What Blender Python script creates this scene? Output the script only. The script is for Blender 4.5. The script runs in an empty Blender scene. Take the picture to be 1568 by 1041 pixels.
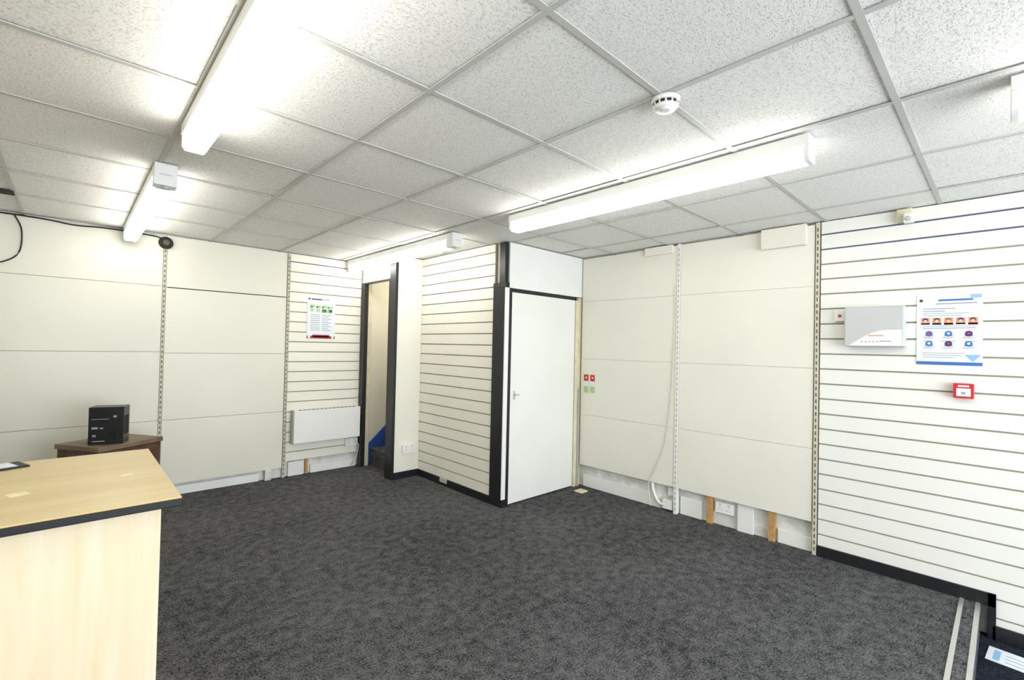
import bpy, bmesh, math, random
from mathutils import Vector, Matrix
random.seed(4)
H=2.3494; CH=1.4146
YL=5.1747; XR=3.8464; XB=2.7876; YD=3.0452; XD=2.4679; YS=4.4183
XMIN=-1.6; YMIN=-2.6; LOW=-0.18
scene=bpy.context.scene
scene.view_settings.view_transform='Standard'
scene.view_settings.look='None'
scene.view_settings.exposure=0.0

# ------------------------------------------------------------ materials
def srgb(r,g,b):
    f=lambda c:(c/255/12.92) if c/255<=.04045 else ((c/255+.055)/1.055)**2.4
    return (f(r),f(g),f(b),1)
def mat(name,col,rough=.6,noise=.04,nscale=6,bump=0,bscale=80,metal=0,spec=.4):
    m=bpy.data.materials.new(name); m.use_nodes=True
    nt=m.node_tree; b=nt.nodes['Principled BSDF']
    b.inputs['Roughness'].default_value=rough; b.inputs['Metallic'].default_value=metal
    b.inputs['Specular IOR Level'].default_value=spec
    tc=nt.nodes.new('ShaderNodeTexCoord')
    n=nt.nodes.new('ShaderNodeTexNoise'); n.inputs['Scale'].default_value=nscale; n.inputs['Detail'].default_value=5
    nt.links.new(tc.outputs['Object'],n.inputs['Vector'])
    r=nt.nodes.new('ShaderNodeValToRGB')
    r.color_ramp.elements[0].position=.3; r.color_ramp.elements[1].position=.7
    r.color_ramp.elements[0].color=tuple(c*(1-noise) for c in col[:3])+(1,)
    r.color_ramp.elements[1].color=tuple(min(1,c*(1+noise)) for c in col[:3])+(1,)
    nt.links.new(n.outputs['Fac'],r.inputs['Fac']); nt.links.new(r.outputs['Color'],b.inputs['Base Color'])
    if bump:
        n2=nt.nodes.new('ShaderNodeTexNoise'); n2.inputs['Scale'].default_value=bscale; n2.inputs['Detail'].default_value=6
        nt.links.new(tc.outputs['Object'],n2.inputs['Vector'])
        bp=nt.nodes.new('ShaderNodeBump'); bp.inputs['Strength'].default_value=bump; bp.inputs['Distance'].default_value=.01
        nt.links.new(n2.outputs['Fac'],bp.inputs['Height']); nt.links.new(bp.outputs['Normal'],b.inputs['Normal'])
    return m
def emis(name,col,s):
    m=bpy.data.materials.new(name); m.use_nodes=True
    b=m.node_tree.nodes['Principled BSDF']
    b.inputs['Base Color'].default_value=(.9,.9,.88,1)
    b.inputs['Emission Color'].default_value=col; b.inputs['Emission Strength'].default_value=s
    return m
M_wall=mat('cream_paint',(.79,.765,.67,1),.6,.03,3,.1,60)
M_pan=mat('cream_panel',(.80,.78,.69,1),.35,.02,2)
M_panL=mat('cream_panel_left',(.745,.73,.635,1),.4,.03,1.5)  # slightly darker cream for the left wall panels
M_slat=mat('slatboard_cream',(.83,.81,.715,1),.35,.015,3)
M_slatR=mat('slatboard_white',(.82,.81,.76,1),.35,.015,3)
M_groove=mat('slat_groove',srgb(155,150,134),.6)
M_grooveD=mat('slat_groove_blue',srgb(80,90,120),.5)
M_black=mat('black_gloss_paint',srgb(32,33,36),.35,.15,30)
M_white=mat('white_paint',(.81,.81,.78,1),.4,.02,4)
M_door=mat('door_white',(.80,.80,.755,1),.4,.02,3)
M_plast=mat('white_plastic',(.84,.84,.82,1),.3,.01,10)
M_dirty=mat('dirty_plaster',(.70,.70,.66,1),.8,.18,9,.4,40)
M_wood=mat('raw_timber',srgb(185,145,90),.7,.2,30)
M_alu=mat('aluminium',(.62,.62,.60,1),.35,.05,40,metal=.7)
M_upr=mat('upright_beige_metal',srgb(205,200,178),.45,.04,40)
M_slot=mat('upright_slot',srgb(95,90,76),.8)
M_dark=mat('dark_gap',srgb(40,38,35),.8)
M_seam=mat('seam_grey',srgb(168,165,150),.6)
M_grey=mat('light_grey_plastic',srgb(190,193,192),.4,.02)
M_red=mat('red_plastic',srgb(200,45,50),.35,.05)
M_blue=mat('blue_paint',srgb(45,85,165),.5,.1,20)
M_paper=mat('poster_paper',(.74,.79,.84,1),.5,.01)
M_pblue=mat('print_blue',srgb(60,110,185),.5,.05)
M_plblue=mat('print_light_blue',srgb(140,182,220),.5,.05)
M_dblue=mat('print_navy',srgb(45,60,115),.5,.05)
M_green=mat('print_green',srgb(85,140,75),.5,.3,60)
M_lgreen=mat('print_light_green',srgb(165,200,160),.5,.1,60)
M_dred=mat('print_dark_red',srgb(150,40,55),.5,.05)
M_orange=mat('print_orange',srgb(222,150,115),.5,.1,60)
M_skin=mat('print_skin',srgb(235,198,172),.5,.1,60)
M_txt=mat('print_grey',srgb(150,156,168),.5,.2,200)
M_brown=mat('dark_varnished_wood',srgb(84,60,48),.4,.3,14)
M_brown2=mat('worn_brown_top',srgb(120,100,82),.5,.3,8)
M_cable=mat('black_cable',srgb(25,25,25),.5)
M_wcable=mat('white_cable',srgb(215,212,198),.5)
M_chip=mat('black_plastic',srgb(28,29,32),.35,.1,40)
M_beige=mat('aged_beige_paint',srgb(214,207,178),.5,.1,12)
M_card=mat('faded_card',srgb(235,222,180),.5,.1,30)

def wood(name,c1,c2,scale,axis):
    m=bpy.data.materials.new(name); m.use_nodes=True; nt=m.node_tree; b=nt.nodes['Principled BSDF']
    b.inputs['Roughness'].default_value=.35
    tc=nt.nodes.new('ShaderNodeTexCoord'); mp=nt.nodes.new('ShaderNodeMapping')
    sc=[scale,scale,scale]; sc[axis]=scale*.06
    mp.inputs['Scale'].default_value=sc
    n=nt.nodes.new('ShaderNodeTexNoise'); n.inputs['Scale'].default_value=1; n.inputs['Detail'].default_value=8; n.inputs['Distortion'].default_value=.6
    r=nt.nodes.new('ShaderNodeValToRGB'); r.color_ramp.elements[0].position=.35; r.color_ramp.elements[1].position=.65
    r.color_ramp.elements[0].color=c1; r.color_ramp.elements[1].color=c2
    nt.links.new(tc.outputs['Object'],mp.inputs['Vector']); nt.links.new(mp.outputs['Vector'],n.inputs['Vector'])
    nt.links.new(n.outputs['Fac'],r.inputs['Fac']); nt.links.new(r.outputs['Color'],b.inputs['Base Color'])
    return m
M_beechTop=wood('beech_laminate_top',srgb(206,182,128),srgb(216,195,145),14,0)
M_beech=wood('beech_laminate_front',srgb(234,215,178),srgb(243,230,203),16,2)

def carpet(name,dark,light):
    m=bpy.data.materials.new(name); m.use_nodes=True; nt=m.node_tree; b=nt.nodes['Principled BSDF']
    b.inputs['Roughness'].default_value=1; b.inputs['Specular IOR Level'].default_value=.1
    tc=nt.nodes.new('ShaderNodeTexCoord')
    n1=nt.nodes.new('ShaderNodeTexNoise'); n1.inputs['Scale'].default_value=110; n1.inputs['Detail'].default_value=4
    n2=nt.nodes.new('ShaderNodeTexNoise'); n2.inputs['Scale'].default_value=17; n2.inputs['Detail'].default_value=8; n2.inputs['Roughness'].default_value=.65
    n3=nt.nodes.new('ShaderNodeTexNoise'); n3.inputs['Scale'].default_value=1.3; n3.inputs['Detail'].default_value=2
    for n in (n1,n2,n3): nt.links.new(tc.outputs['Object'],n.inputs['Vector'])
    a=nt.nodes.new('ShaderNodeMath'); a.operation='MULTIPLY_ADD'; a.inputs[1].default_value=.54
    a2=nt.nodes.new('ShaderNodeMath'); a2.operation='MULTIPLY_ADD'; a2.inputs[1].default_value=.36
    a3=nt.nodes.new('ShaderNodeMath'); a3.operation='MULTIPLY'; a3.inputs[1].default_value=.10
    nt.links.new(n3.outputs['Fac'],a3.inputs[0])
    nt.links.new(n2.outputs['Fac'],a2.inputs[0]); nt.links.new(a3.outputs[0],a2.inputs[2])
    nt.links.new(n1.outputs['Fac'],a.inputs[0]); nt.links.new(a2.outputs[0],a.inputs[2])
    r=nt.nodes.new('ShaderNodeValToRGB'); r.color_ramp.elements[0].position=.41; r.color_ramp.elements[1].position=.60
    r.color_ramp.elements[0].color=dark; r.color_ramp.elements[1].color=light
    nt.links.new(a.outputs[0],r.inputs['Fac']); nt.links.new(r.outputs['Color'],b.inputs['Base Color'])
    bp=nt.nodes.new('ShaderNodeBump'); bp.inputs['Strength'].default_value=.5; bp.inputs['Distance'].default_value=.006
    nt.links.new(n1.outputs['Fac'],bp.inputs['Height']); nt.links.new(bp.outputs['Normal'],b.inputs['Normal'])
    return m
M_carpet=carpet('charcoal_carpet',(.019,.019,.021,1),(.150,.150,.154,1))
M_mat=carpet('entrance_mat_navy',(.006,.008,.014,1),(.03,.035,.05,1))

def tilemat():
    m=bpy.data.materials.new('mineral_fibre_tile'); m.use_nodes=True; nt=m.node_tree; b=nt.nodes['Principled BSDF']
    b.inputs['Roughness'].default_value=.95; b.inputs['Specular IOR Level'].default_value=.1
    tc=nt.nodes.new('ShaderNodeTexCoord')
    mp=nt.nodes.new('ShaderNodeMapping'); mp.inputs['Scale'].default_value=(1,1.5,1)
    nt.links.new(tc.outputs['Object'],mp.inputs['Vector'])
    n1=nt.nodes.new('ShaderNodeTexNoise'); n1.inputs['Scale'].default_value=125; n1.inputs['Detail'].default_value=4; n1.inputs['Distortion'].default_value=.5
    nt.links.new(mp.outputs['Vector'],n1.inputs['Vector'])
    r=nt.nodes.new('ShaderNodeValToRGB'); r.color_ramp.elements[0].position=.34; r.color_ramp.elements[1].position=.50
    r.color_ramp.elements[0].color=(.62,.61,.56,1); r.color_ramp.elements[1].color=(.89,.885,.85,1)
    nt.links.new(n1.outputs['Fac'],r.inputs['Fac']); nt.links.new(r.outputs['Color'],b.inputs['Base Color'])
    bp=nt.nodes.new('ShaderNodeBump'); bp.inputs['Strength'].default_value=.6; bp.inputs['Distance'].default_value=.004
    nt.links.new(r.outputs['Color'],bp.inputs['Height']); nt.links.new(bp.outputs['Normal'],b.inputs['Normal'])
    return m
M_tile=tilemat()
M_tbar=mat('ceiling_tbar',(.53,.53,.50,1),.5,.03)
M_tube=emis('batten_diffuser_glow',(1,.97,.90,1),14)

# ------------------------------------------------------------ mesh builder
class B:
    def __init__(s,name,bevel=0):
        s.name=name; s.bm=bmesh.new(); s.mats=[]; s.bevel=bevel
    def mi(s,m):
        if m not in s.mats: s.mats.append(m)
        return s.mats.index(m)
    def box(s,a,b,m,rot=None,org=None):
        x0,x1=sorted((a[0],b[0]));y0,y1=sorted((a[1],b[1]));z0,z1=sorted((a[2],b[2]))
        co=[(x0,y0,z0),(x1,y0,z0),(x1,y1,z0),(x0,y1,z0),(x0,y0,z1),(x1,y0,z1),(x1,y1,z1),(x0,y1,z1)]
        if rot is not None: co=[Vector(org)+rot@(Vector(c)-Vector(org)) for c in co]
        v=[s.bm.verts.new(c) for c in co]; k=s.mi(m)
        for f in ((0,3,2,1),(4,5,6,7),(0,1,5,4),(1,2,6,5),(2,3,7,6),(3,0,4,7)):
            s.bm.faces.new([v[i] for i in f]).material_index=k
        return s
    def prism(s,pts,vec,m,m2=None):
        vec=Vector(vec); a=[s.bm.verts.new(p) for p in pts]; b=[s.bm.verts.new(Vector(p)+vec) for p in pts]
        k=s.mi(m); n=len(pts); fs=[s.bm.faces.new(a[::-1]),s.bm.faces.new(b)]
        for f in fs: f.material_index=s.mi(m2) if m2 else k
        for i in range(n):
            s.bm.faces.new([a[i],a[(i+1)%n],b[(i+1)%n],b[i]]).material_index=k
        return s
    def cyl(s,c,axis,r,h,m,seg=24,r2=None):
        c=Vector(c); ax=Vector(axis).normalized(); r2=r if r2 is None else r2
        t=ax.orthogonal().normalized(); u=ax.cross(t)
        A=[s.bm.verts.new(c+(t*math.cos(2*math.pi*i/seg)+u*math.sin(2*math.pi*i/seg))*r) for i in range(seg)]
        Bv=[s.bm.verts.new(c+ax*h+(t*math.cos(2*math.pi*i/seg)+u*math.sin(2*math.pi*i/seg))*r2) for i in range(seg)]
        k=s.mi(m)
        s.bm.faces.new(A[::-1]).material_index=k; s.bm.faces.new(Bv).material_index=k
        for i in range(seg):
            f=s.bm.faces.new([A[i],A[(i+1)%seg],Bv[(i+1)%seg],Bv[i]]); f.material_index=k; f.smooth=True
        return s
    def tube(s,pts,r,m,seg=8):
        P=[Vector(p) for p in pts]
        Q=[]
        for i in range(len(P)-1):
            p0=P[max(i-1,0)];p1=P[i];p2=P[i+1];p3=P[min(i+2,len(P)-1)]
            for j in range(6):
                t=j/6; Q.append(.5*((2*p1)+(-p0+p2)*t+(2*p0-5*p1+4*p2-p3)*t*t+(-p0+3*p1-3*p2+p3)*t**3))
        Q.append(P[-1]); k=s.mi(m); prev=None
        for i,q in enumerate(Q):
            d=(Q[min(i+1,len(Q)-1)]-Q[max(i-1,0)]).normalized(); ref=Vector((.31,.17,.93)) if abs(d.z)<.9 else Vector((1,.1,0))
            t=d.cross(ref).normalized(); u=d.cross(t)
            ring=[s.bm.verts.new(q+(t*math.cos(2*math.pi*j/seg)+u*math.sin(2*math.pi*j/seg))*r) for j in range(seg)]
            if prev:
                for j in range(seg):
                    f=s.bm.faces.new([prev[j],prev[(j+1)%seg],ring[(j+1)%seg],ring[j]]); f.material_index=k; f.smooth=True
            prev=ring
        return s
    def done(s):
        bmesh.ops.recalc_face_normals(s.bm,faces=s.bm.faces)
        me=bpy.data.meshes.new(s.name); s.bm.to_mesh(me); s.bm.free()
        for m in s.mats: me.materials.append(m)
        ob=bpy.data.objects.new(s.name,me); bpy.context.collection.objects.link(ob)
        if s.bevel:
            mo=ob.modifiers.new('bevel','BEVEL'); mo.width=s.bevel; mo.segments=2; mo.limit_method='ANGLE'
        return ob

# ------------------------------------------------------------ room shell
B('floor').box((XMIN,.10,-.25),(3.90,5.23,0),M_carpet).done()
B('floor_entrance').box((XMIN,YMIN,-.30),(3.90,.10,LOW),M_mat).done()
w=B('wall_left'); w.box((XMIN,5.215,-.25),(4.0,5.315,2.5),M_dirty); w.done()
w=B('wall_right'); w.box((3.90,YMIN,-.30),(4.0,5.215,2.5),M_dirty); w.done()
w=B('wall_rear'); w.box((XMIN-.1,YMIN,-.30),(XMIN,5.315,2.5),M_wall); w.done()
w=B('wall_front')
w.box((XMIN-.1,YMIN-.1,-.3),(-.6,YMIN,2.5),M_wall).box((3.6,YMIN-.1,-.3),(4.0,YMIN,2.5),M_wall)
w.box((-.6,YMIN-.1,-.3),(3.6,YMIN,.25),M_wall).box((-.6,YMIN-.1,2.15),(3.6,YMIN,2.5),M_wall); w.done()
w=B('window_1')
for x in (-.6,.78,2.17,3.55): w.box((x,YMIN-.08,.25),(x+.05,YMIN-.02,2.15),M_white)
w.box((-.6,YMIN-.08,.25),(3.6,YMIN-.02,.30),M_white).box((-.6,YMIN-.08,2.10),(3.6,YMIN-.02,2.15),M_white); w.done()

c=B('ceiling')
XS=[-1.6,-1.5,-.90,-.29,.325,.94,1.555,2.19,2.85,3.51,3.90]
YS_=[-2.6,-2.1,-1.51,-.91,-.315,.283,.878,1.462,2.064,2.662,3.27,3.88,4.49,5.215]
c.box((XMIN,YMIN,H+.02),(3.9,5.215,H+.12),M_dark)
for i in range(len(XS)-1):
    for j in range(len(YS_)-1):
        dz=random.uniform(.000,.004)
        c.box((XS[i]+.004,YS_[j]+.004,H+.003+dz),(XS[i+1]-.004,YS_[j+1]-.004,H+.018),M_tile)
for x in XS[1:-1]: c.box((x-.011,YMIN,H-.001),(x+.011,5.215,H+.002),M_tbar)
for y in YS_[1:-1]: c.box((XMIN,y-.011,H-.0015),(3.9,y+.011,H+.002),M_tbar)
c.done()

# ------------------------------------------------------------ partitions
w=B('wall_stair_partition')
w.box((XD+.022,YS,0),(3.84,YS+.09,H-.004),M_slat); w.box((XD+.022,YS-.02,0),(XB,YS,H-.004),M_slat); w.done()
w=B('wall_doorway_header')
w.box((XD,YS+.115,2.118),(XD+.09,5.165,H-.004),M_wall); w.done()
w=B('wall_cupboard_side')
w.box((XB+.035,YD+.04,0),(XB+.09,YS-.001,H-.004),M_wall); w.done()
w=B('wall_stairwell'); w.box((XD+.09,5.172,0),(3.84,5.214,H-.004),M_wall); w.done()
w=B('wall_stairwell_end'); w.box((3.842,YS+.09,0),(3.895,5.17,H-.004),M_wall); w.done()
w=B('wall_cupboard_header')
w.box((XB+.095,YD+.035,1.945),(3.88,YD+.08,H-.004),M_wall); w.done()
w=B('trim_cupboard_fascia',.002)
w.box((XB+.035,YD-.012,1.94),(3.875,YD+.03,H-.004),M_white); w.done()
w=B('trim_stair_doorway',.002)
w.box((XD-.012,YS-.032,0),(XD+.02,YS+.085,H-.005),M_black)
w.box((XD-.012,YS+.085,0),(XD+.03,YS+.11,2.10),M_black)
w.box((XD-.014,5.085,0),(XD+.035,5.165,2.115),M_black)
w.box((XD-.012,YS+.10,2.098),(XD+.03,5.10,2.116),M_black)
w.box((XD+.036,5.10,0),(XD+.088,5.168,2.115),M_beige)
w.done()

w=B('trim_corner_post',.002)
w.box((XB-.012,YD+.0,1.985),(XB+.03,YD+.075,H-.005),M_black)
w.box((XB-.014,YD-.014,1.94),(XB+.034,YD+.153,1.985),M_black)
w.box((XB-.012,YD+.0,0),(XB+.03,YD+.153,1.94),M_black)
w.box((XB-.010,YD-.012,.0),(XB+.035,YD,1.94),M_white)
w.box((XB+.035,YD-.012,.0),(XB+.07,YD+.03,1.938),M_black)
w.box((XB-.012,YD-.016,.0),(XB+.035,YD,.07),M_black)
w.done()

# ------------------------------------------------------------ slatwalls
def slat_x(name,y0,y1,zb,zt,z0,step,m,front,blue=0,gap=.011):
    s=B(name)
    s.box((front+.010,y0,zb),(front+.028,y1,zt),M_groove)
    zs=[z0-step*k for k in range(-3,40)]; zs=[z for z in zs if zb+.01<z<zt-.01]
    edges=[zt]+zs+[zb]
    for i in range(len(edges)-1):
        t=edges[i]-(gap/2 if i else 0); b=edges[i+1]+(gap/2 if i<len(edges)-2 else 0)
        s.box((front,y0,b),(front+.010,y1,t),m)
    for k,z in enumerate(zs[:blue]): s.box((front+.004,y0,z-gap/2),(front+.0101,y1,z+gap/2),M_grooveD)
    return s.done()
def slat_y(name,x0,x1,zb,zt,z0,step,m,front,gap=.011,blue=0):
    s=B(name)
    s.box((x0,front+.010,zb),(x1,front+.028,zt),M_groove)
    zs=[z0-step*k for k in range(-3,40)]; zs=[z for z in zs if zb+.01<z<zt-.01]
    edges=[zt]+zs+[zb]
    for i in range(len(edges)-1):
        t=edges[i]-(gap/2 if i else 0); b=edges[i+1]+(gap/2 if i<len(edges)-2 else 0)
        s.box((x0,front,b),(x1,front+.010,t),m)
    for k,z in enumerate(zs[:blue]): s.box((x0,front+.004,z-gap/2),(x1,front+.0101,z+gap/2),M_grooveD)
    return s.done()
slat_x('wall_slatted_cupboard',YD+.155,YS-.022,.0,H-.005,2.270,.1055,M_slat,XB)
slat_x('wall_slatted_right',.05,.905,.0,H-.005,2.255,.1052,M_slatR,XR,2)
slat_x('wall_slatted_entrance',YMIN,.05,LOW,H-.005,2.255,.1052,M_slatR,XR,2)
slat_y('wall_slatted_left',1.665,XD-.016,.165,H-.005,2.262,.1055,M_slat,YL,blue=1)

w=B('baseboard_right',.002)
w.box((XR-.014,.035,0),(XR-.0005,.905,.075),M_black)
w.box((XR-.014,.035,LOW),(XR-.0005,.07,.075),M_black)
w.box((XR-.014,YMIN,LOW),(XR-.0005,.05,-.10),M_black); w.done()
w=B('baseboard_cupboard',.002)
w.box((XB-.014,YD+.155,0),(XB-.0005,YS-.034,.07),M_black); w.box((XD+.022,YS-.034,0),(XB-.0005,YS-.021,.07),M_black); w.done()
w=B('vent_plate',.001); w.box((XB-.018,3.84,.03),(XB-.0145,3.96,.075),M_beige)
for i in range(3): w.box((XB-.020,3.86+.03*i,.04),(XB-.0182,3.878+.03*i,.065),M_seam)
w.done()

# ------------------------------------------------------------ left wall panels and uprights
def seam_panel_y(name,x0,x1,zb,zt,seams,m,front,sm=M_seam):
    s=B(name); e=[zt]+seams+[zb]; g=.004
    s.box((x0,front+.012,zb),(x1,front+.035,zt),sm)
    for i in range(len(e)-1):
        s.box((x0,front,e[i+1]+(g/2 if i<len(e)-2 else 0)),(x1,front+.012,e[i]-(g/2 if i else 0)),m)
    return s.done()
seam_panel_y('wall_panel_left',XMIN,.585,.107,H-.02,[1.888,1.302,.69],M_panL,YL)
seam_panel_y('wall_panel_left',.612,1.632,.107,H-.006,[1.880,1.291,.69],M_panL,YL)
w=B('trim_seam_dark'); w.box((.62,YL-.002,1.877),(1.63,YL-.0003,1.885),M_dark); w.done()
def seam_panel_x(name,y0,y1,zb,zt,seams,m,front):
    s=B(name); e=[zt]+seams+[zb]; g=.002
    s.box((front+.012,y0,zb),(front+.035,y1,zt),M_pan)
    for i in range(len(e)-1):
        s.box((front,y0,e[i+1]+(g/2 if i<len(e)-2 else 0)),(front+.012,y1,e[i]-(g/2 if i else 0)),m)
    return s.done()
seam_panel_x('wall_panel_right',1.985,3.02,.225,H-.016,[1.895,1.31,.74],M_pan,XR)
seam_panel_x('wall_panel_right',.945,1.95,.225,H-.016,[1.895,1.31,.74],M_pan,XR)
def upright_y(name,x,zb,zt):
    s=B(name); s.box((x-.010,YL-.008,zb),(x+.010,YL+.035,zt),M_upr)
    z=zb+.03
    while z<zt-.02: s.box((x-.004,YL-.0088,z),(x+.004,YL-.0075,z+.026),M_slot); z+=.045
    s.done()
def upright_x(name,y,zb,zt,m=M_upr,w_=.012,slot=M_slot):
    s=B(name); s.box((XR-.008,y-w_,zb),(XR+.035,y+w_,zt),m)
    z=zb+.03
    while z<zt-.02: s.box((XR-.0088,y-.004,z),(XR-.0075,y+.004,z+.026),slot); z+=.045
    s.done()
upright_y('trim_upright_1',.598,.0,2.22); upright_y('trim_upright_2',1.648,.0,H-.005)
upright_x('trim_upright_3',1.967,.0,H-.005,M_white,.014,M_seam); upright_x('trim_upright_4',.925,.0,H-.005)

w=B('trim_batten_1',.002); w.box((XR+.012,1.655,0),(3.899,1.70,.224),M_wood); w.done()
w=B('trim_batten_2',.002); w.box((XR+.012,1.185,0),(3.899,1.23,.224),M_wood); w.done()
w=B('trim_batten_3',.002); w.box((1.875,YL+.012,0),(1.905,5.214,.164),M_wood); w.done()
w=B('trim_low_left',.003)
w.box((XMIN,5.19,0),(.62,5.214,.075),M_white); w.box((.66,5.19,0),(1.42,5.214,.08),M_white)
w.box((1.70,5.185,0),(1.86,5.214,.15),M_white); w.box((1.93,5.185,0),(2.44,5.214,.09),M_white); w.done()
w=B('trim_low_right',.003)
w.box((3.885,2.12,0),(3.899,3.0,.12),M_white); w.box((3.885,1.75,0),(3.899,1.94,.15),M_white); w.box((3.88,.95,0),(3.899,1.17,.10),M_white)
w.box((3.875,1.34,0),(3.899,1.46,.22),M_white); w.done()
w=B('stone_block',.006); w.box((1.47,YL-.02,0),(1.53,5.188,.105),M_dirty); w.done()

def socket(name,c,size,n,plates=2):
    s=B(name,.002); a,h=size; d=.03
    if n=='x':
        s.box((c[0]-d,c[1]-a/2,c[2]-h/2),(c[0]-.0005,c[1]+a/2,c[2]+h/2),M_plast)
        for k in range(plates):
            yy=c[1]-a/2+a*(k+.5)/plates
            s.box((c[0]-d-.002,yy-.006,c[2]+h*.2),(c[0]-d,yy+.006,c[2]+h*.38),M_grey)
            for q in (-.012,.012): s.box((c[0]-d-.001,yy+q-.003,c[2]-.02),(c[0]-d,yy+q+.003,c[2]-.012),M_seam)
            s.box((c[0]-d-.001,yy-.002,c[2]-.002),(c[0]-d,yy+.002,c[2]+.008),M_seam)
    else:
        s.box((c[0]-a/2,c[1]-d,c[2]-h/2),(c[0]+a/2,c[1]-.0005,c[2]+h/2),M_plast)
        for k in range(plates):
            xx=c[0]-a/2+a*(k+.5)/plates
            s.box((xx-.006,c[1]-d-.002,c[2]+h*.2),(xx+.006,c[1]-d,c[2]+h*.38),M_grey)
            for q in (-.012,.012): s.box((xx+q-.003,c[1]-d-.001,c[2]-.02),(xx+q+.003,c[1]-d,c[2]-.012),M_slot)
            s.box((xx-.002,c[1]-d-.001,c[2]-.002),(xx+.002,c[1]-d,c[2]+.008),M_slot)
    return s.done()
socket('power_socket',(2.655,YS-.02,.305),(.15,.088),'y')
socket('power_socket',(2.37,YL,.29),(.14,.085),'y')
socket('power_socket',(3.899,1.56,.15),(.14,.085),'x')
w=B('cable_trunking',.003)
w.tube([(3.868,2.20,.22),(3.868,2.19,.15),(3.865,2.16,.09),(3.858,2.12,.055),(3.855,2.07,.05)],.014,M_plast,12)
w.box((3.845,2.0,.02),(3.895,2.09,.10),M_plast); w.box((3.87,2.00,.14),(3.895,2.05,.21),M_plast); w.done()
w=B('white_cable'); w.tube([(XR-.006,2.0,1.98),(XR-.006,2.00,1.6),(XR-.008,2.02,1.0),(XR-.008,2.07,.6),(XR-.008,2.14,.4),(XR-.01,2.20,.27),(XR-.008,2.225,.20),(XR-.006,2.215,.12),(XR-.004,2.2,.01)],.004,M_wcable)
w.done()
w=B('white_cable'); w.tube([(2.40,YL-.035,.30),(2.44,YL-.05,.26),(2.43,YL-.045,.14),(2.38,YL-.03,.01)],.005,M_wcable); w.done()
w=B('black_cable'); w.tube([(XMIN+.2,YL-.012,2.325),(-.3,YL-.01,2.335),(0,YL-.012,2.318),(.2,YL-.01,2.33),(.5,YL-.012,2.322),(.6,YL-.012,2.30)],.006,M_cable)
w.tube([(-.33,YL-.012,2.33),(-.29,YL-.02,2.22),(-.30,YL-.02,2.05),(-.38,YL-.015,1.97),(-.5,YL-.012,1.94)],.005,M_cable); w.done()
w=B('ceiling_access_slot'); w.box((-.55,4.40,H-.012),(-.29,4.50,H-.002),M_dark); w.done()

w=B('round_wall_boss'); w.cyl((.600,YL-.009,2.275),(0,-1,0),.055,.02,M_dark,28,.05); w.cyl((.600,YL-.029,2.275),(0,-1,0),.024,.010,M_slot,24); w.done()

w=B('trim_boxed_patch_1',.003); w.box((XR-.03,2.02,2.27),(XR-.001,2.29,H-.006),M_pan); w.done()
w=B('trim_boxed_patch_2',.003); w.box((XR-.045,.99,2.195),(XR-.001,1.29,H-.006),M_pan); w.done()
w=B('motion_sensor',.006); w.box((XR-.035,.41,2.26),(XR-.001,.49,H-.006),M_beige); w.box((XR-.075,.40,2.245),(XR-.03,.45,2.305),M_plast)
w.cyl((XR-.075,.425,2.27),(-1,0,-.4),.016,.012,M_grey,16); w.done()

# ------------------------------------------------------------ door
w=B('door_1',.002)
w.box((XB+.075,YD+.0,.012),(3.758,YD+.03,1.905),M_door)
w.box((XB+.115,YD-.003,.94),(XB+.14,YD,1.02),M_alu)
w.cyl((XB+.128,YD-.003,.985),(0,-1,0),.008,.03,M_alu,14); w.box((XB+.12,YD-.038,.978),(XB+.165,YD-.028,.990),M_alu)
w.done()
w=B('trim_door_frame',.002)
w.box((3.764,YD-.01,0),(3.81,YD+.03,1.905),M_beige); w.box((XB+.08,YD+.004,1.908),(3.762,YD+.03,1.937),M_black)
w.box((3.81,YD-.02,0),(3.843,YD-.004,1.0),M_seam); w.box((3.812,YD-.003,0),(3.88,YD+.03,1.935),M_beige); w.done()
w=B('floor_plate',.002); w.box((3.66,2.84,0),(3.76,2.93,.012),M_card); w.done()

# ------------------------------------------------------------ stairs
w=B('staircase',.003)
for k in range(5):
    w.box((2.60+.21*k,YS+.115,0.001),(2.60+.21*(k+1)+.02,5.14,.19*(k+1)),M_carpet)
w.prism([(2.56,5.168,0.001),(2.56,5.168,.22),(3.68,5.168,1.25),(3.68,5.168,0.001)],(0,-.026,0),M_blue)
w.done()

# ------------------------------------------------------------ wall heater
w=B('panel_heater',.006)
w.box((1.715,YL-.085,.355),(2.44,YL-.03,.695),M_plast)
w.box((1.75,YL-.03,.40),(1.80,YL-.001,.65),M_grey).box((2.33,YL-.03,.40),(2.38,YL-.001,.65),M_grey)
w.box((1.70,YL-.09,.35),(1.716,YL-.028,.70),M_seam)
w.box((2.44,YL-.08,.60),(2.452,YL-.035,.66),M_dark)
for i in range(14): w.box((1.77+.045*i,YL-.075,.6945),(1.80+.045*i,YL-.04,.697),M_dark)
w.done()

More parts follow.
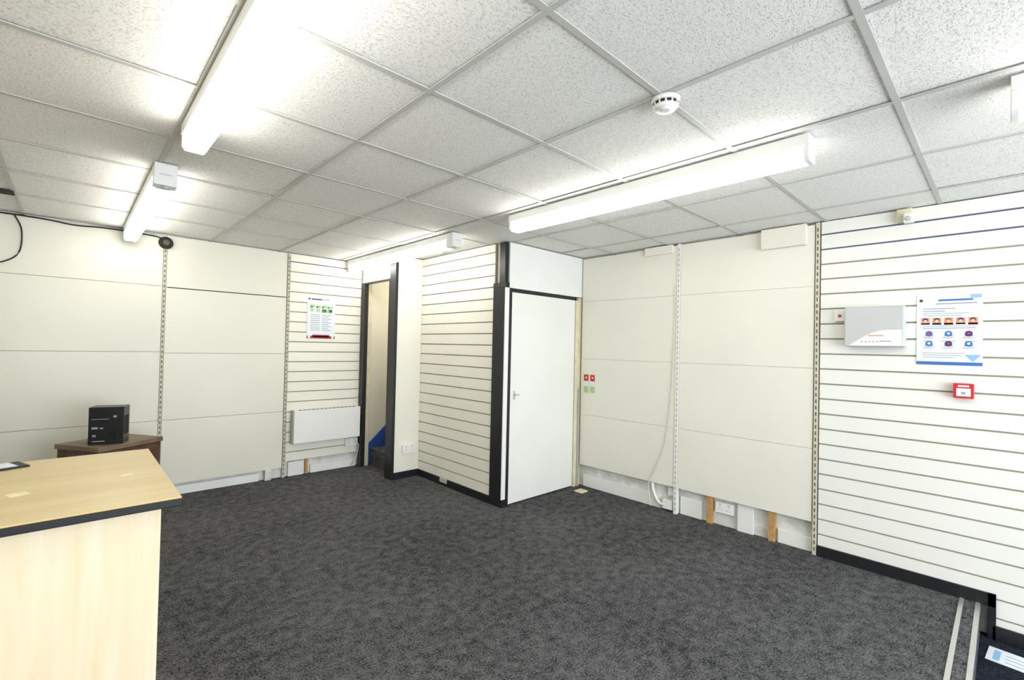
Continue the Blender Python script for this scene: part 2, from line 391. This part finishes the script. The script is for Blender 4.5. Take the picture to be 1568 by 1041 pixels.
# ------------------------------------------------------------ posters etc
def flat(name,org,u,n,W_,H_,items,base=M_paper,th=.002):
    s=B(name); o=Vector(org);u=Vector(u);n=Vector(n);d=Vector((0,0,-1))
    def quad(a,b,c_,e,lvl,m,base_=False):
        p=[o+u*(a*W_)+d*(b*H_),o+u*(c_*W_)+d*(b*H_),o+u*(c_*W_)+d*(e*H_),o+u*(a*W_)+d*(e*H_)]
        p=[q+n*(th*lvl) for q in p]; s.prism(p,n*(th if base_ else .0006),m)
    quad(0,0,1,1,0,base,True)
    for it in items:
        if it[0]=='r': quad(it[1],it[2],it[3],it[4],1,it[5])
        elif it[0]=='t':
            p=[o+u*(it[1]*W_)+d*(it[2]*H_),o+u*(it[3]*W_)+d*(it[4]*H_),o+u*(it[5]*W_)+d*(it[6]*H_)]
            s.prism([q+n*th for q in p],n*.0006,it[7])
        else:
            lv=it[5] if len(it)>5 else 0
            c_=o+u*(it[1]*W_)+d*(it[2]*H_)+n*(th+.0007*lv); s.cyl(c_,n,it[3]*W_,.0008,it[4],18)
    return s.done()
it=[('c',.07,.085,.03,M_dblue),('r',.82,.02,.98,.07,M_plblue),('r',.34,.075,.86,.10,M_pblue),('r',.30,.13,.92,.145,M_txt),('r',.1,.20,.6,.212,M_txt),('r',.1,.235,.45,.247,M_txt),
    ('r',.0,.955,1,1,M_pblue),('r',.10,.475,.62,.49,M_plblue),('r',.62,.475,.9,.486,M_txt),('r',.1,.66,.25,.668,M_txt),('r',.4,.66,.6,.668,M_txt),('r',.74,.66,.9,.668,M_txt),
    ('r',.1,.83,.74,.838,M_txt),('r',.1,.86,.7,.868,M_txt),('r',.1,.89,.6,.898,M_txt),('r',.1,.27,.8,.278,M_txt),('r',.1,.30,.7,.308,M_txt),('r',.1,.45,.9,.458,M_txt)]
for k in range(5):
    cx=.14+.18*k
    it+= [('r',cx-.07,.335,cx+.07,.43,M_orange),('c',cx,.365,.042,[M_dblue,M_brown,M_brown2][k%3],1),('c',cx,.380,.028,M_skin,2),('r',cx-.07,.41,cx+.07,.436,[M_paper,M_plblue,M_red,M_paper,M_red][k])]
for r_ in range(2):
    for k in range(3):
        cx=.2+.3*k; cy=.56+.14*r_
        it+=[('c',cx,cy,.058,[M_pblue,M_pblue,M_dblue][(k+r_)%3]),('c',cx,cy-.003,.025,M_red if (k+r_)%2==0 else M_paper,1),('r',cx-.06,cy+.02,cx+.06,cy+.034,M_pblue)]
        it+=[('r',cx-.09,cy+.045,cx+.09,cy+.052,M_txt),('r',cx-.09,cy+.06,cx+.05,cy+.067,M_txt)]
it+=[('t',.74,.85,.98,.85,.86,.95,M_plblue)]
flat('safety_poster',(XR-.002,.388,1.793),(0,-1,0),(-1,0,0),.292,.43,it)
it=[('c',.07,.06,.035,M_dblue),('r',.14,.05,.50,.08,M_dblue),('r',.5,.05,.78,.072,M_txt),('r',.0,.94,1,1,M_dred),('c',.08,.965,.05,M_paper),('c',.92,.965,.05,M_paper),('r',.2,.91,.8,.97,M_dred)]
for k in range(4): it+=[('r',.08+.22*k,.19+.02*(k%2),.08+.22*k+.18,.27,M_lgreen),('r',.10+.22*k,.29,.08+.22*k+.15,.36,M_lgreen),('c',.15+.2*k,.25,.04,M_green,1)]
it+=[('r',.5,.30,.88,.38,M_lgreen),('c',.6,.34,.045,M_green,1),('c',.8,.34,.045,M_green,1)]
for k in range(9): it+=[('r',.12,.43+.045*k,.45,.438+.045*k+.006,M_txt),('r',.52,.43+.045*k,.86-.1*(k%2),.438+.045*k+.006,M_txt)]
flat('safety_poster',(1.845,YL-.002,1.915),(1,0,0),(0,-1,0),.305,.455,it)
it=[('r',.08,.03,.92,.35,M_red),('r',.08,.38,.92,.60,M_paper),('r',.08,.62,.92,.93,M_lgreen),('c',.5,.18,.14,M_paper)]
flat('fire_action_sign',(XR-.001,2.985,1.155),(0,-1,0),(-1,0,0),.068,.20,it,M_card)
flat('fire_action_sign',(XR-.001,2.905,1.155),(0,-1,0),(-1,0,0),.066,.20,it,M_card)

w=B('alarm_control_panel',.008)
w.box((XR-.085,.437,1.468),(XR-.0005,.75,1.728),M_grey)
ap=w.done()
w=B('label')
o=XR-.0856
pts=[]
for k in range(13):
    t=k/12; pts.append((o,.72-.27*t,1.475+.10*math.sin(min(1,t*1.35)*math.pi*.5)))
w.prism([(o,.735,1.474)]+pts+[(o,.447,1.474)],(-.0008,0,0),M_plast)
for k in range(5): w.box((o-.0012,.66-.02*k-.012,1.497),(o-.0016,.655-.02*k,1.503),M_red)
w.box((o-.0016,.54,1.535),(o-.0010,.62,1.542),M_orange); w.box((o-.0016,.50,1.50),(o-.0010,.56,1.506),M_txt)
lab=w.done(); lab.parent=ap
w=B('key_switch',.002); w.box((XR-.03,.755,1.64),(XR-.0005,.815,1.71),M_plast); w.cyl((XR-.03,.785,1.675),(-1,0,0),.010,.006,M_red,16); w.done()
w=B('fire_alarm_call_point',.003); w.box((XR-.045,.130,1.172),(XR-.0005,.217,1.258),M_red); w.box((XR-.048,.143,1.184),(XR-.045,.204,1.230),M_plast)
w.box((XR-.050,.165,1.196),(XR-.048,.182,1.210),M_txt); w.box((XR-.047,.15,1.238),(XR-.045,.197,1.248),M_plast); w.done()

# ------------------------------------------------------------ lights
def batten(x0,y0,y1,w_=.095,d=.115,sensor=None):
    s=B('fluorescent_batten_light',.002)
    zt=H-.004
    s.box((x0,y0,zt-.048),(x0+w_,y1,zt),M_plast)          # steel spine
    e=.02
    prof=[(x0+.003,0,zt-.048),(x0+.003,0,zt-d+.016),(x0+.014,0,zt-d),(x0+w_-.014,0,zt-d),(x0+w_-.003,0,zt-d+.016),(x0+w_-.003,0,zt-.048)]
    s.prism([(p[0],y0+e,p[2]) for p in prof],(0,y1-y0-2*e,0),M_tube)
    for ya,yb in ((y0,y0+e),(y1-e,y1)):
        s.prism([(p[0],ya,p[2]) for p in prof],(0,yb-ya,0),M_plast)
    if sensor is not None:
        s.box((x0-.002,y0-.08,zt-.115),(x0+w_+.002,y0-.002,zt),M_plast)
        s.cyl((x0+w_/2,y0-.04,zt-.115),(0,0,-1),.016,.008,M_grey,16)
        s.box((x0+.02,y0-.0815,zt-.06),(x0+w_-.02,y0-.08,zt-.055),M_grey)
    return s.done()
batten(2.235,.575,2.43)
batten(2.255,3.20,5.12,sensor=1)
batten(.325,.61,2.46)
batten(.300,3.15,5.07,sensor=1)
batten(2.235,-1.90,-.005,d=.13)

w=B('smoke_detector')
w.cyl((1.585,.875,H-.003),(0,0,-1),.052,.016,M_plast,36,.050)
w.cyl((1.585,.875,H-.019),(0,0,-1),.044,.012,M_dark,36,.042)
for i in range(12):
    a=i*math.pi/6; w.box((1.585+.042*math.cos(a)-.003,.875+.042*math.sin(a)-.003,H-.031),(1.585+.042*math.cos(a)+.003,.875+.042*math.sin(a)+.003,H-.019),M_plast)
w.cyl((1.585,.875,H-.031),(0,0,-1),.047,.012,M_plast,36,.036)
w.cyl((1.585,.875,H-.043),(0,0,-1),.036,.004,M_plast,36,.012)
w.done()

# ------------------------------------------------------------ counter
w=B('shop_counter',.003)
w.box((-1.35,1.85,.872),(.283,2.76,.895),M_black)
w.box((-1.347,1.853,.895),(.280,2.757,.902),M_beechTop)
w.box((-1.33,1.90,.0),(.232,1.925,.872),M_beech)
w.box((.207,1.925,.0),(.232,2.62,.872),M_beech)
w.box((-1.33,1.925,.0),(-1.305,2.62,.872),M_beech)
w.box((-.55,1.925,.0),(-.525,2.60,.872),M_beech)
w.box((-1.305,1.925,.45),(.207,2.60,.47),M_beech)
w.done()
R=Matrix.Rotation(.35,3,'Z')
w=B('leaflet_stack',.001)
w.box((-.25,2.62,.903),(-.12,2.73,.909),M_cable,R,(-.16,2.68,.903)); w.box((-.235,2.63,.9095),(-.15,2.72,.911),M_paper,R,(-.16,2.68,.903)); w.done()
w=B('paper_label'); w.box((-.15,2.20,.9022),(-.10,2.25,.9030),M_card,R,(-.03,2.25,.9)); w.box((.15,2.25,.9022),(.19,2.275,.9030),M_card,R,(.16,2.26,.9)); w.done()

Cc=Vector((.325,4.90,0)); Dd=Vector((.553,4.56,0)); Aa=Vector((-.063,4.66,0)); Ee=Aa+Dd-Cc
def lift(p,z): return (p.x,p.y,z)
w=B('wooden_chest',.006)
ctr=(Aa+Dd)/2
ins=[ctr+(p-ctr)*.95 for p in (Aa,Ee,Dd,Cc)]
w.prism([lift(p,.04) for p in ins],(0,0,.575),M_brown)
w.prism([lift(p,.615) for p in (Aa,Ee,Dd,Cc)],(0,0,.035),M_brown2)
w.prism([lift(ctr+(p-ctr)*.98,0) for p in (Aa,Ee,Dd,Cc)],(0,0,.05),M_brown)
for a,b in ((Ee,Dd),(Aa,Ee)):
    u=(b-a).normalized(); L=(b-a).length; n=Vector((u.y,-u.x,0)); base=ctr+(a-ctr)*.95
    for z0,z1 in ((.08,.32),(.35,.59)):
        p=[base+u*.03,base+u*(L*.95-.03)]
        w.prism([lift(p[0],z0),lift(p[1],z0),lift(p[1],z1),lift(p[0],z1)],n*.008,M_brown)
        w.cyl(lift((p[0]+p[1])/2+n*.008,(z0+z1)/2),n,.012,.02,M_alu,14)
w.done()
w=B('power_supply_unit',.004)
R2=Matrix.Rotation(-.30,3,'Z'); og=(.20,4.45,.65)
def bx(a,b,m): w.box((og[0]+a[0],og[1]+a[1],.651+a[2]),(og[0]+b[0],og[1]+b[1],.651+b[2]),m,R2,og)
bx((-.095,0,0),(.105,.14,.265),M_chip)
bx((-.091,-.004,.005),(.101,0,.26),M_cable)
for i in range(9): bx((-.078,-.006,.16+.009*i),(.02,-.004,.164+.009*i),M_txt if i in (2,) else M_chip)
bx((-.075,-.007,.11),(-.04,-.004,.125),M_txt); bx((-.03,-.007,.11),(-.01,-.004,.12),M_txt); bx((-.07,-.007,.055),(-.05,-.004,.07),M_txt)
bx((.03,-.007,.04),(.07,-.004,.10),M_chip); bx((-.07,-.007,.02),(.0,-.004,.026),M_txt); bx((.045,-.007,.19),(.065,-.004,.205),M_txt)
for i in range(6): bx((.105,.015+.018*i,.06),(.107,.022+.018*i,.2),M_cable)
w.done()

w=B('trim_threshold',.001)
w.box((.2,.165,0),(XR-.015,.185,.006),M_alu); w.box((.2,.118,0),(XR-.015,.165,.004),M_carpet); w.box((.2,.098,-.03),(XR-.015,.118,.006),M_alu); w.done()
w=B('leaflet'); R3=Matrix.Rotation(-.08,3,'Z'); q=(3.6,0,0)
w.box((3.56,-.22,LOW+.001),(3.73,.07,LOW+.003),M_paper,R3,q)
w.box((3.58,.02,LOW+.0031),(3.70,.045,LOW+.0036),M_plblue,R3,q)
for i in range(3): w.box((3.59+.04*i,-.18,LOW+.0031),(3.597+.04*i,-.0,LOW+.0036),M_txt,R3,q)
w.done()

# ------------------------------------------------------------ daylight and added stairwell fill
wd=bpy.data.worlds.new('World'); scene.world=wd; wd.use_nodes=True
bg=wd.node_tree.nodes['Background']; bg.inputs[0].default_value=(.75,.85,1,1); bg.inputs[1].default_value=1.2
al=bpy.data.lights.new('daylight','AREA'); al.shape='RECTANGLE'; al.size=4.0; al.size_y=1.9; al.energy=230; al.color=(.88,.94,1)
ao=bpy.data.objects.new('daylight',al); ao.location=(1.5,YMIN-.3,1.15); bpy.context.collection.objects.link(ao)
ao.rotation_euler=(Vector((0,1,.22))).to_track_quat('-Z','Z').to_euler()
pl=bpy.data.lights.new('stairwell_fill','POINT'); pl.energy=9; pl.shadow_soft_size=.08; pl.color=(1,.93,.8)  # added fill light without a fixture, brightens the stairwell seen through the doorway
po=bpy.data.objects.new('stairwell_fill',pl); po.location=(3.3,4.8,2.15); bpy.context.collection.objects.link(po)

# ------------------------------------------------------------ camera
ya,pi_,ro=.7569,.0147,.0221
fwd=Vector((math.cos(pi_)*math.sin(ya),math.cos(pi_)*math.cos(ya),math.sin(pi_)))
r0=Vector((math.cos(ya),-math.sin(ya),0)); u0=r0.cross(fwd)
cr=math.cos(ro)*r0+math.sin(ro)*u0; cu=-math.sin(ro)*r0+math.cos(ro)*u0
Mx=Matrix((cr,cu,-fwd)).transposed().to_4x4(); Mx.translation=Vector((0,0,CH))
cam=bpy.data.cameras.new('camera'); cam.sensor_width=36; cam.lens=716.04/1568*36; cam.clip_start=.02
co=bpy.data.objects.new('camera',cam); co.matrix_world=Mx; bpy.context.collection.objects.link(co); scene.camera=co
